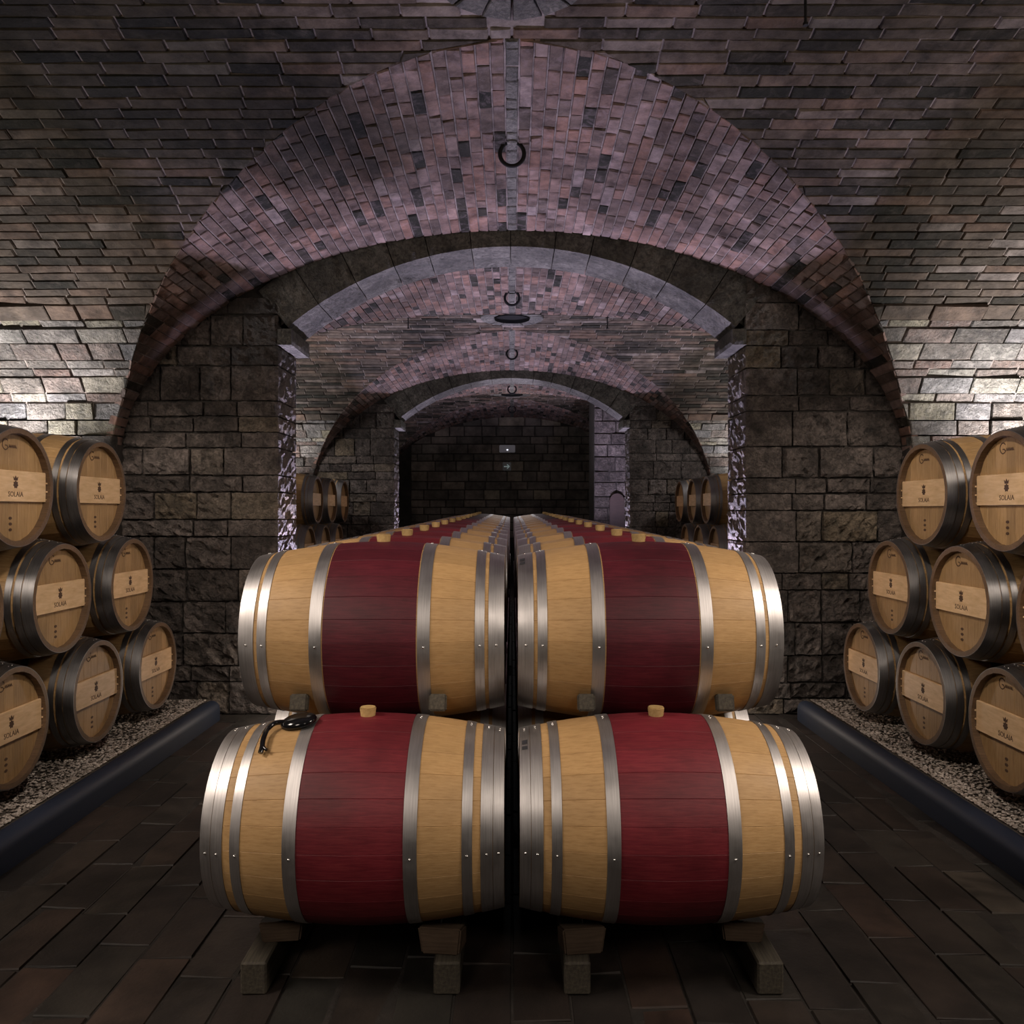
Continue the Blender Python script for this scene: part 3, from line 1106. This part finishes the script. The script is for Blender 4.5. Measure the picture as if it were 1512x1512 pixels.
ORD = ['first', 'second', 'third', 'fourth', 'fifth', 'sixth', 'seventh', 'eighth', 'ninth', 'tenth', 'eleventh', 'twelfth', 'thirteenth', 'fourteenth', 'fifteenth']
front_riv = lambda s, i: [0.02, 0.065, 1.62 * 1 + pi * 0 + 0.0] if False else [-0.03, 0.03, -1.62 + 3.24 * 0 - 0.0]
ZL, ZU = 0.50 - RB, 1.09 - RB
def lift(y):                   # the rows rise a little towards the back
    return max(0.0, 0.0095 * (y - 3.5))
proto_low = None
proto_up = None
# whole barrels as one mesh, for those that show nothing of their parts
def single(name_body):
    mb = MB()
    me0 = name_body
    mb.v = [tuple(v.co) for v in me0.vertices]
    mb.f = [tuple(p.vertices) for p in me0.polygons]
    mb.mi = [p.material_index for p in me0.polygons]
    for s in (-1, 1):
        for u, w in HOOPS_UP:
            x0, x1 = sorted((s * (HL - u), s * (HL - w)))
            ring(mb, x0, x1, n=40, mi=3)
        v_, f_ = disc(s * (HL - 0.045), RE - 0.018, flip=s < 0)
        mb.add(v_, f_, 4)
    me = mb.mesh('wine_barrel', [me0.materials[0], me0.materials[1], me0.materials[2], M['steel'], M['head']])
    shade_sharp(me, 40)
    return me
SINGLE = single(BODY)

up_proto = centre_barrel(HOOPS_UP, False, None)
up_proto.name = 'wine_barrel'
used = False
sides = {-1: 'left', 1: 'right'}
rngb = random.Random(4)
for sx in (-1, 1):
    for k in range(15):
        y = 2.86 + 0.74 * k
        lab = 'oak wine barrel with a wine-red middle, %s lower row, %s from the front' % (sides[sx], ORD[k])
        loc = (sx * 0.5, y, ZL + lift(y))
        if k == 0:
            r = centre_barrel(HOOPS_LOW, True, front_riv)
            lab = 'oak wine barrel with a wine-red middle at the front of the %s lower row' % sides[sx]
            if sx < 0: lab = 'front oak wine barrel of the left lower row, black lid lying on its top'
        elif k < 3:
            r = copy_tree(up_proto)
        else:
            r = link('wine_barrel', SINGLE)
        r.location = loc
        tag(r, lab, 'barrel', 'barrels in the centre rows')
    for k in range(14):
        y = 3.23 + 0.74 * k
        lab = 'oak wine barrel with a wine-red middle, %s upper row, %s from the front' % (sides[sx], ORD[k])
        if k == 0:
            r = centre_barrel(HOOPS_UP, True, front_riv, STAVE_SHADED)
        elif not used:
            r = up_proto
            used = True
        else:
            r = copy_tree(up_proto)
        r.location = (sx * 0.5 + rngb.uniform(-0.006, 0.006), y, ZU + lift(y))
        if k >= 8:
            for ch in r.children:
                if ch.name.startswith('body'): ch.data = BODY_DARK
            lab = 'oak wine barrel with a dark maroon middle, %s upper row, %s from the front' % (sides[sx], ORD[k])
        tag(r, lab, 'barrel', 'barrels in the centre rows')

# stencil marks on the end hoops of the right front barrels
for r in [o for o in COL.objects if o.name.startswith('wine_barrel') and abs(o.location.x - 0.5) < 0.02 and o.location.y < 3.5]:
    for dz, hgt in ((0.30, 0.022), (0.41, 0.016)):
        mb = MB()
        for x0, x1, a0, a1 in ((-HL + 0.008, -HL + 0.027, dz, dz + hgt / RE * 1.6), (-HL + 0.009, -HL + 0.013, dz + 0.09, dz + 0.14), (-HL + 0.018, -HL + 0.027, dz + 0.085, dz + 0.15)):
            pass
        x0, x1 = -HL + 0.008, -HL + 0.027
        vs = []
        for a in (dz, dz + hgt / RE):
            for x in (x0, x1):
                rr = rad(x) + 0.0034
                vs.append((x, -rr * sin(a), RB + rr * cos(a)))
        mb.add(vs, [(0, 1, 3, 2)])
        mb.obj('stamp', M['stamp'], r)

# ------------------------------------------------------------------ rails, wedges and chocks
for sx in (-1, 1):
    for xr, nm in ((0.21, 'inner'), (0.83, 'outer')):
        y0 = 2.64
        bmr = bevel_box(-0.042, 0.042, 0, 11.2, 0, 0.105, 0.006, 1)
        for v in bmr.verts:
            if v.co.y > 5 and v.co.z > 0.05: v.co.z += lift(v.co.y + y0)
        rl = bm_obj('timber_rail', bmr, M['old_wood'])
        rl.location = (sx * xr, y0, 0)
        tag(rl, 'worn square timber rail on the floor, %s rail under the %s barrel row' % (nm, sides[sx]), 'rail', 'timber rails under the barrels')
        # end cap groove: darker sawn end
def wedge_mesh(w, d, h0, h1, name='wedge'):
    bm = bmesh.new()
    vs = [bm.verts.new(p) for p in [(-w * 0.42, 0, 0), (w * 0.42, 0, 0), (w * 0.5, d, 0), (-w * 0.5, d, 0), (-w * 0.5, -0.012, h0), (w * 0.5, -0.012, h0 * 1.0), (w * 0.5, d, h1), (-w * 0.5, d, h1)]]
    for f in CUBE_F: bm.faces.new([vs[i] for i in f])
    bmesh.ops.bevel(bm, geom=bm.edges[:], offset=0.006, segments=2, affect='EDGES')
    me = bpy.data.meshes.new(name)
    bm.to_mesh(me); bm.free()
    me.materials.append(M['wedge'])
    return me
WEDGE = wedge_mesh(0.145, 0.09, 0.095, 0.062)
for sx in (-1, 1):
    for xr, nm in ((0.235, 'inner'), (0.80, 'outer')):
        o = link('wedge', WEDGE, None, (sx * xr, 2.685, 0.104) if nm == 'inner' else (sx * 0.775, 2.765, 0.104))
        o.rotation_euler = (0, 0, 0.12 * sx * (1 if nm == 'inner' else -1))
        if nm == 'outer': o.scale = (1, 1, 0.8)
        tag(o, 'wooden wedge on the %s rail, propping the %s front lower barrel' % (nm, sides[sx]), 'wedge', 'wedges under the front barrels')
for sx in (-1, 1):
    for xr, nm in ((0.265, 'inner'), (0.76, 'outer')):
        bmc = bevel_box(-0.031, 0.031, -0.02, 0.02, -0.03, 0.03, 0.005, 2)
        o = bm_obj('chock', bmc, M['old_wood'])
        o.location = (sx * xr, 2.945, 0.868)
        o.rotation_euler = (-0.28, 0, 0)
        tag(o, 'grey wooden chock between front lower and upper %s barrels, %s end' % (sides[sx], nm), 'chock', 'chocks between the front barrels')

# glossy black lid with a cord on the left lower barrel
lid = thing('lid', 'glossy black oval lid with dangling curled cord on left lower front barrel', 'lid', (-0.725, 2.80, ZL + RB + 0.326))
bm = bmesh.new()
bmesh.ops.create_uvsphere(bm, u_segments=28, v_segments=14, radius=1)
for v in bm.verts:
    v.co = Vector((v.co.x * 0.062, v.co.y * 0.05, max(v.co.z, -0.35) * 0.024))
o = bm_obj('dish', bm, M['black'], lid, True)
o.rotation_euler = (0.18, -0.17, 0)
o.location = (0, 0, 0.012)
def tube(name, pts, r, m, parent, r_end=None):
    cu = bpy.data.curves.new(name, 'CURVE')
    cu.dimensions = '3D'
    cu.bevel_depth = r
    cu.bevel_resolution = 3
    cu.use_fill_caps = True
    sp = cu.splines.new('NURBS')
    sp.points.add(len(pts) - 1)
    for p, c in zip(sp.points, pts): p.co = (*c, 1)
    sp.use_endpoint_u = True
    sp.order_u = 3
    ob = bpy.data.objects.new(name, cu)
    COL.objects.link(ob)
    dg = bpy.context.evaluated_depsgraph_get()
    me = bpy.data.meshes.new_from_object(ob.evaluated_get(dg))
    bpy.data.objects.remove(ob)
    me.materials.clear()
    me.materials.append(m)
    shade_sharp(me, 60)
    return link(name, me, parent)
tube('cord', [(-0.045, -0.01, 0.012), (-0.070, -0.015, 0.014), (-0.086, -0.03, 0.006), (-0.093, -0.05, -0.003), (-0.093, -0.08, -0.014), (-0.091, -0.105, -0.027), (-0.086, -0.125, -0.042), (-0.089, -0.137, -0.055)], 0.0085, M['black'], lid)
tube('cord_tail', [(-0.089, -0.115, -0.033), (-0.08, -0.13, -0.043), (-0.068, -0.134, -0.046)], 0.005, M['black'], lid)

# ------------------------------------------------------------------ side barrels with branded heads
def text_mesh(body, size):
    cu = bpy.data.curves.new('lettering', 'FONT')
    cu.body = body
    cu.size = size
    cu.align_x = 'CENTER'
    cu.extrude = 0.0006
    cu.resolution_u = 2
    ob = bpy.data.objects.new('lettering', cu)
    COL.objects.link(ob)
    dg = bpy.context.evaluated_depsgraph_get()
    me = bpy.data.meshes.new_from_object(ob.evaluated_get(dg))
    bpy.data.objects.remove(ob)
    me.materials.clear()
    me.materials.append(M['ink'])
    return me
TO_HEAD = Matrix(((0, 0, 1, 0), (1, 0, 0, 0), (0, 1, 0, 0), (0, 0, 0, 1)))   # text x->Y, y->Z, normal->X
TXT = text_mesh('SOLAIA', 0.036)
TXT.transform(TO_HEAD)

def flat_poly(mb, pts, x, t=0.0012):
    n = len(pts)
    vs = [(x, p[0], p[1]) for p in pts] + [(x + t, p[0], p[1]) for p in pts]
    mb.add(vs, [tuple(range(n, 2 * n))] + [(i, (i + 1) % n, n + (i + 1) % n, n + i) for i in range(n)])
# emblem: a coronet over a round-lobed crest
mbE = MB()
flat_poly(mbE, [(-0.014, 0.028), (0.014, 0.028), (0.019, 0.047), (0.009, 0.038), (0.0, 0.052), (-0.009, 0.038), (-0.019, 0.047)], 0)
pts = []
for k in range(28):
    a = 2 * pi * k / 28
    r = 0.0175 + 0.0028 * cos(7 * a)
    pts.append((r * sin(a), 0.008 + r * cos(a)))
flat_poly(mbE, pts, 0)
EMB = mbE.mesh('emblem', [M['ink']])
def mark_mesh():
    mb = MB()
    flat_poly(mb, [(0.013 * cos(2 * pi * k / 12), 0.0075 * sin(2 * pi * k / 12)) for k in range(12)], 0)
    return mb.mesh('burn_mark', [M['ink']])
MARK = mark_mesh()
def stroke(mb, pts, w, x=0.0, t=0.001):
    for (y0, z0), (y1, z1) in zip(pts, pts[1:]):
        d = Vector((y1 - y0, z1 - z0)); L = max(d.length, 1e-5); d /= L
        n = Vector((-d.y, d.x)) * w / 2
        e = d * w * 0.3
        flat_poly(mb, [(y0 - e.x + n.x, z0 - e.y + n.y), (y0 - e.x - n.x, z0 - e.y - n.y), (y1 + e.x - n.x, z1 + e.y - n.y), (y1 + e.x + n.x, z1 + e.y + n.y)], x, t)
mbS = MB()
g = [(-0.035 + 0.024 * cos(a), 0.002 + 0.026 * sin(a)) for a in [0.7 + 5.0 * k / 14 for k in range(15)]]
stroke(mbS, g + [(-0.025, -0.003), (-0.036, -0.003)], 0.005)
wv = [(-0.008 + 0.004 * k, -0.012 + (0.013 if k % 3 == 1 else 0.004 if k % 3 == 2 else 0)) for k in range(16)]
stroke(mbS, wv, 0.004)
SCRIPT = mbS.mesh('script_mark', [M['ink']])

RH = RE - 0.019
XF = HL - 0.036
def clip_board(y0, y1):
    pts = []
    n = 10
    for k in range(n + 1):
        y = y0 + (y1 - y0) * k / n
        pts.append((y, sqrt(max(0, RH * RH - y * y))))
    return pts + [(y, -z) for y, z in pts[::-1]]
def board_mesh(y0, y1):
    out = clip_board(y0 + 0.0006, y1 - 0.0006)
    # drop duplicate tips
    q = []
    for p in out:
        if not q or math.hypot(p[0] - q[-1][0], p[1] - q[-1][1]) > 1e-4: q.append(p)
    if math.hypot(q[0][0] - q[-1][0], q[0][1] - q[-1][1]) < 1e-4: q.pop()
    cy = sum(p[0] for p in q) / len(q)
    mb = MB()
    n = len(q)
    inn = [(cy + (p[0] - cy) * 0.97, p[1] * 0.995) for p in q]
    vs = [(XF - 0.012, p[0], RB + p[1]) for p in q] + [(XF - 0.0015, p[0], RB + p[1]) for p in q] + [(XF, p[0], RB + p[1]) for p in inn]
    fs = [tuple(range(2 * n, 3 * n))]
    for a in (0, n):
        fs += [(a + i, a + (i + 1) % n, a + n + (i + 1) % n, a + n + i) for i in range(n)]
    mb.add(vs, fs)
    me = mb.mesh('head_board', [M['head']])
    recalc(me)
    return me
edges = [-RH, -0.185, -0.108, -0.03, 0.045, 0.128, 0.2, RH]
BOARDS = [board_mesh(a, b) for a, b in zip(edges, edges[1:])]
HEADB = None
mbh = MB(); v_, f_ = disc(HL - 0.052, RE - 0.018); mbh.add(v_, f_)
HEADB = mbh.mesh('head', [M['chime']])
PH = 0.076
def plank_mesh():
    yw = sqrt((RE - 0.021) ** 2 - PH * PH)
    bm = bevel_box(XF + 0.0005, XF + 0.016, -yw, yw, RB + 0.006 - PH, RB + 0.006 + PH, 0.0022, 1)
    me = bpy.data.meshes.new('plank')
    bm.to_mesh(me); bm.free()
    me.materials.append(M['plank'])
    return me, yw
PLANK, PYW = plank_mesh()
mbn = MB()
for s in (-1, 1):
    for k in range(4):
        z = RB + 0.006 - PH * 0.86 + PH * 1.72 * k / 3
        box(mbn, XF + 0.002, XF + 0.02, s * (PYW + 0.001), s * (PYW + 0.008 - 0.0) if s > 0 else -(PYW + 0.008), z - 0.004, z + 0.004)
NAILS = mbn.mesh('peg', [M['plank']])

def side_barrel(full=True):
    root = bpy.data.objects.new('wine_barrel', None)
    COL.objects.link(root)
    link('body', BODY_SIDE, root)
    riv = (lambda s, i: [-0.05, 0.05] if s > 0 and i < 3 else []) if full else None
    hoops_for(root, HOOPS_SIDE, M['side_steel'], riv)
    link('head', HEADN, root)
    if full:
        h = link('head', HEADB, root)
        for b in BOARDS:
            link('head_board', b, h)
        for k in range(3):
            link('burn_mark', MARK, h, (XF + 0.0002, -0.018, RB - 0.150 - 0.028 * k))
        link('script_mark', SCRIPT, h, (XF + 0.0002, -0.02, RB + 0.205))
        p = link('plank', PLANK, root)
        link('lettering', TXT, p, (XF + 0.0163, 0.0, RB - 0.045))
        link('emblem', EMB, p, (XF + 0.0161, 0.0, RB + 0.006))
        link('peg', NAILS, p)['kind'] = 'stuff'
    else:
        h = link('head', HEADP, root)
        p = link('plank', PLANK, root)
    return root
full_p = side_barrel(True)
small_p = side_barrel(False)
taken = set()
def put(proto, x, y, z, rz, label, group):
    if proto not in taken:
        taken.add(proto); r = proto
    else:
        r = copy_tree(proto)
    r.location = (x, y, z)
    r.rotation_euler = (0, 0, rz)
    tag(r, label, 'barrel', group)
    return r

def stack(sx, xhead, tiers, zc, lbl, proto, group, where, arch='first'):
    for t, (ys, tn) in enumerate(zip(tiers, ('bottom', 'middle', 'top'))):
        for i, y in enumerate(ys):
            n = len(ys)
            pos = ('nearest the %s arch' % arch if i == 0 else '%s from the %s arch' % (ORD[i], arch))
            lab = '%s, %s tier of %s, %s' % (lbl, tn, where, pos)
            rz = 0.0 if sx < 0 else pi
            r = put(proto, sx * (xhead + HL), y, zc[t] - RB, rz, lab, group)
            r.rotation_euler[2] += random.Random(hash((sx, t, i)) & 255).uniform(-0.012, 0.012)

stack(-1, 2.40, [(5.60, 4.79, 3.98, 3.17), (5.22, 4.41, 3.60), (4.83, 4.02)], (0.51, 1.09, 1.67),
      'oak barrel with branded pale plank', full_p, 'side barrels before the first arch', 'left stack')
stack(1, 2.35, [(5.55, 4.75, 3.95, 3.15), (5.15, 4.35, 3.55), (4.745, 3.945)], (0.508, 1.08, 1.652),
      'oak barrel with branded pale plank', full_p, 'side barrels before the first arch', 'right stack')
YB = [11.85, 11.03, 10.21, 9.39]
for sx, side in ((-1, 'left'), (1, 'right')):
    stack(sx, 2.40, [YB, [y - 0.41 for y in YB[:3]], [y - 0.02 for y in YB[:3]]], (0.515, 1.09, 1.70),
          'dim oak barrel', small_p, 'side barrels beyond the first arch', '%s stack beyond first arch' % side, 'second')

# ------------------------------------------------------------------ iron rings, hooks, sign and lamp
bm = bmesh.new()
N1, N2 = 36, 8
vs = []
for i in range(N1):
    a = 2 * pi * i / N1
    for j in range(N2):
        b = 2 * pi * j / N2
        R = 0.072 + 0.0125 * cos(b)
        vs.append(bm.verts.new((R * sin(a), 0.0125 * sin(b), R * cos(a))))
for i in range(N1):
    for j in range(N2):
        bm.faces.new([vs[i * N2 + j], vs[((i + 1) % N1) * N2 + j], vs[((i + 1) % N1) * N2 + (j + 1) % N2], vs[i * N2 + (j + 1) % N2]])
RING = bpy.data.meshes.new('ring'); bm.to_mesh(RING); bm.free(); RING.materials.append(M['iron']); shade_sharp(RING, 180)
ring_l = ['black iron ring hanging over the first arch, nearest and largest', 'black iron ring just beyond the first arch', 'black iron ring before the second arch',
          'small dim iron ring just beyond the second arch', 'small dim iron ring before the end wall']
for (y, z), lab in zip(((4.91, 2.135), (8.22, 2.135), (11.12, 2.135), (14.3, 2.13), (17.1, 2.13)), ring_l):
    t = thing('iron_ring', lab, 'ring', (0, y, z + E), 0, 'iron rings in the vault')
    link('ring', RING, t)
    yy = (y - MID) % BAY + MID if True else y
    yl = y
    while yl > D1 + TH / 2: yl -= BAY
    yl = yl if yl >= MID else 2 * MID - yl
    ztop = max(main_z(yl), lun_z(0, yl)) - z + 0.01
    mb = MB()
    box(mb, -0.008, 0.008, -0.010, 0.010, 0.062, ztop)
    box(mb, -0.016, 0.016, -0.014, 0.014, 0.060, 0.088)
    mb.obj('staple', M['iron'], t)
hook_l = ['short black rod hanging from the near vault, right of the axis', 'short black rod hanging beyond the first arch, left of the axis',
          'short black rod hanging beyond the first arch, right of the axis', 'short black rod hanging beyond the second arch, right of the axis']
for (x, y), lab in zip(((1.29, 3.62), (-1.22, 9.68), (1.12, 9.68), (1.06, 15.9)), hook_l):
    yl = y
    while yl > D1 + TH / 2: yl -= BAY
    zc = max(main_z(yl), lun_z(x, yl if yl >= MID else 2 * MID - yl)) + E
    mb = MB()
    nn = 8
    for z0, z1, r in ((zc - 0.13, zc + 0.02, 0.0065), (zc - 0.012, zc + 0.0, 0.022), (zc - 0.14, zc - 0.128, 0.012)):
        c = [(x + r * cos(2 * pi * k / nn), y + r * sin(2 * pi * k / nn)) for k in range(nn)]
        mb.add([(p[0], p[1], z0) for p in c] + [(p[0], p[1], z1) for p in c], [tuple(range(nn))[::-1], tuple(range(nn, 2 * nn))] + [(k, (k + 1) % nn, nn + (k + 1) % nn, nn + k) for k in range(nn)])
    o = mb.obj('hanging_rod', M['iron'])
    tag(o, lab, 'rod', 'hanging rods in the vault')

lx, ly = -0.108, D3 - 0.03
t = thing('emergency_lamp', 'pale emergency lamp box on the end wall above the arrow sign', 'lamp', (lx, ly, (757 - 664) * D3 / 1216 + E))
bm_obj('housing', bevel_box(-0.18, 0.18, -0.05, 0.03, -0.085, 0.085, 0.012), M['white'], t)
bm_obj('lens', bevel_box(-0.012, 0.02, -0.058, -0.049, -0.04, -0.012, 0.003), M['lens'], t)
t = thing('arrow_sign', 'small black exit sign with a white right-pointing arrow on the end wall', 'sign', (-0.117, ly, (757 - 690) * D3 / 1216 + E))
bm_obj('board', bevel_box(-0.095, 0.095, -0.02, 0.03, -0.095, 0.095, 0.006), M['sign'], t)
mb = MB()
def fp(pts, y):
    n = len(pts)
    vs = [(p[0], y, p[1]) for p in pts] + [(p[0], y - 0.003, p[1]) for p in pts]
    mb.add(vs, [tuple(range(n, 2 * n))] + [(i, (i + 1) % n, n + (i + 1) % n, n + i) for i in range(n)])
fp([(-0.065, 0.012), (0.025, 0.012), (-0.005, 0.045), (0.02, 0.05), (0.068, 0.0), (0.02, -0.05), (-0.005, -0.045), (0.025, -0.012), (-0.065, -0.012)], -0.02)
mb.obj('arrow', M['arrow'], t)
mb = MB()
pts = [(-0.13, 0)] + [(-0.13, 1.75)] + [(0.13 * cos(a), 1.75 + 0.13 * sin(a)) for a in [pi - pi * k / 8 for k in range(1, 8)]] + [(0.13, 1.75), (0.13, 0)]
n = len(pts)
mb.add([(1.86 + p[0], 14.58, p[1]) for p in pts] + [(1.86 + p[0], 14.66, p[1]) for p in pts], [tuple(range(n))] + [(i, (i + 1) % n, n + (i + 1) % n, n + i) for i in range(n)])
dr = structure(mb.obj('door_1', M['door']))

for o in COL.objects:
    if o.name.startswith('wall_arch') or o.name.startswith('wall_side') or o.name.startswith('wall_pier'):
        o['kind'] = 'structure'
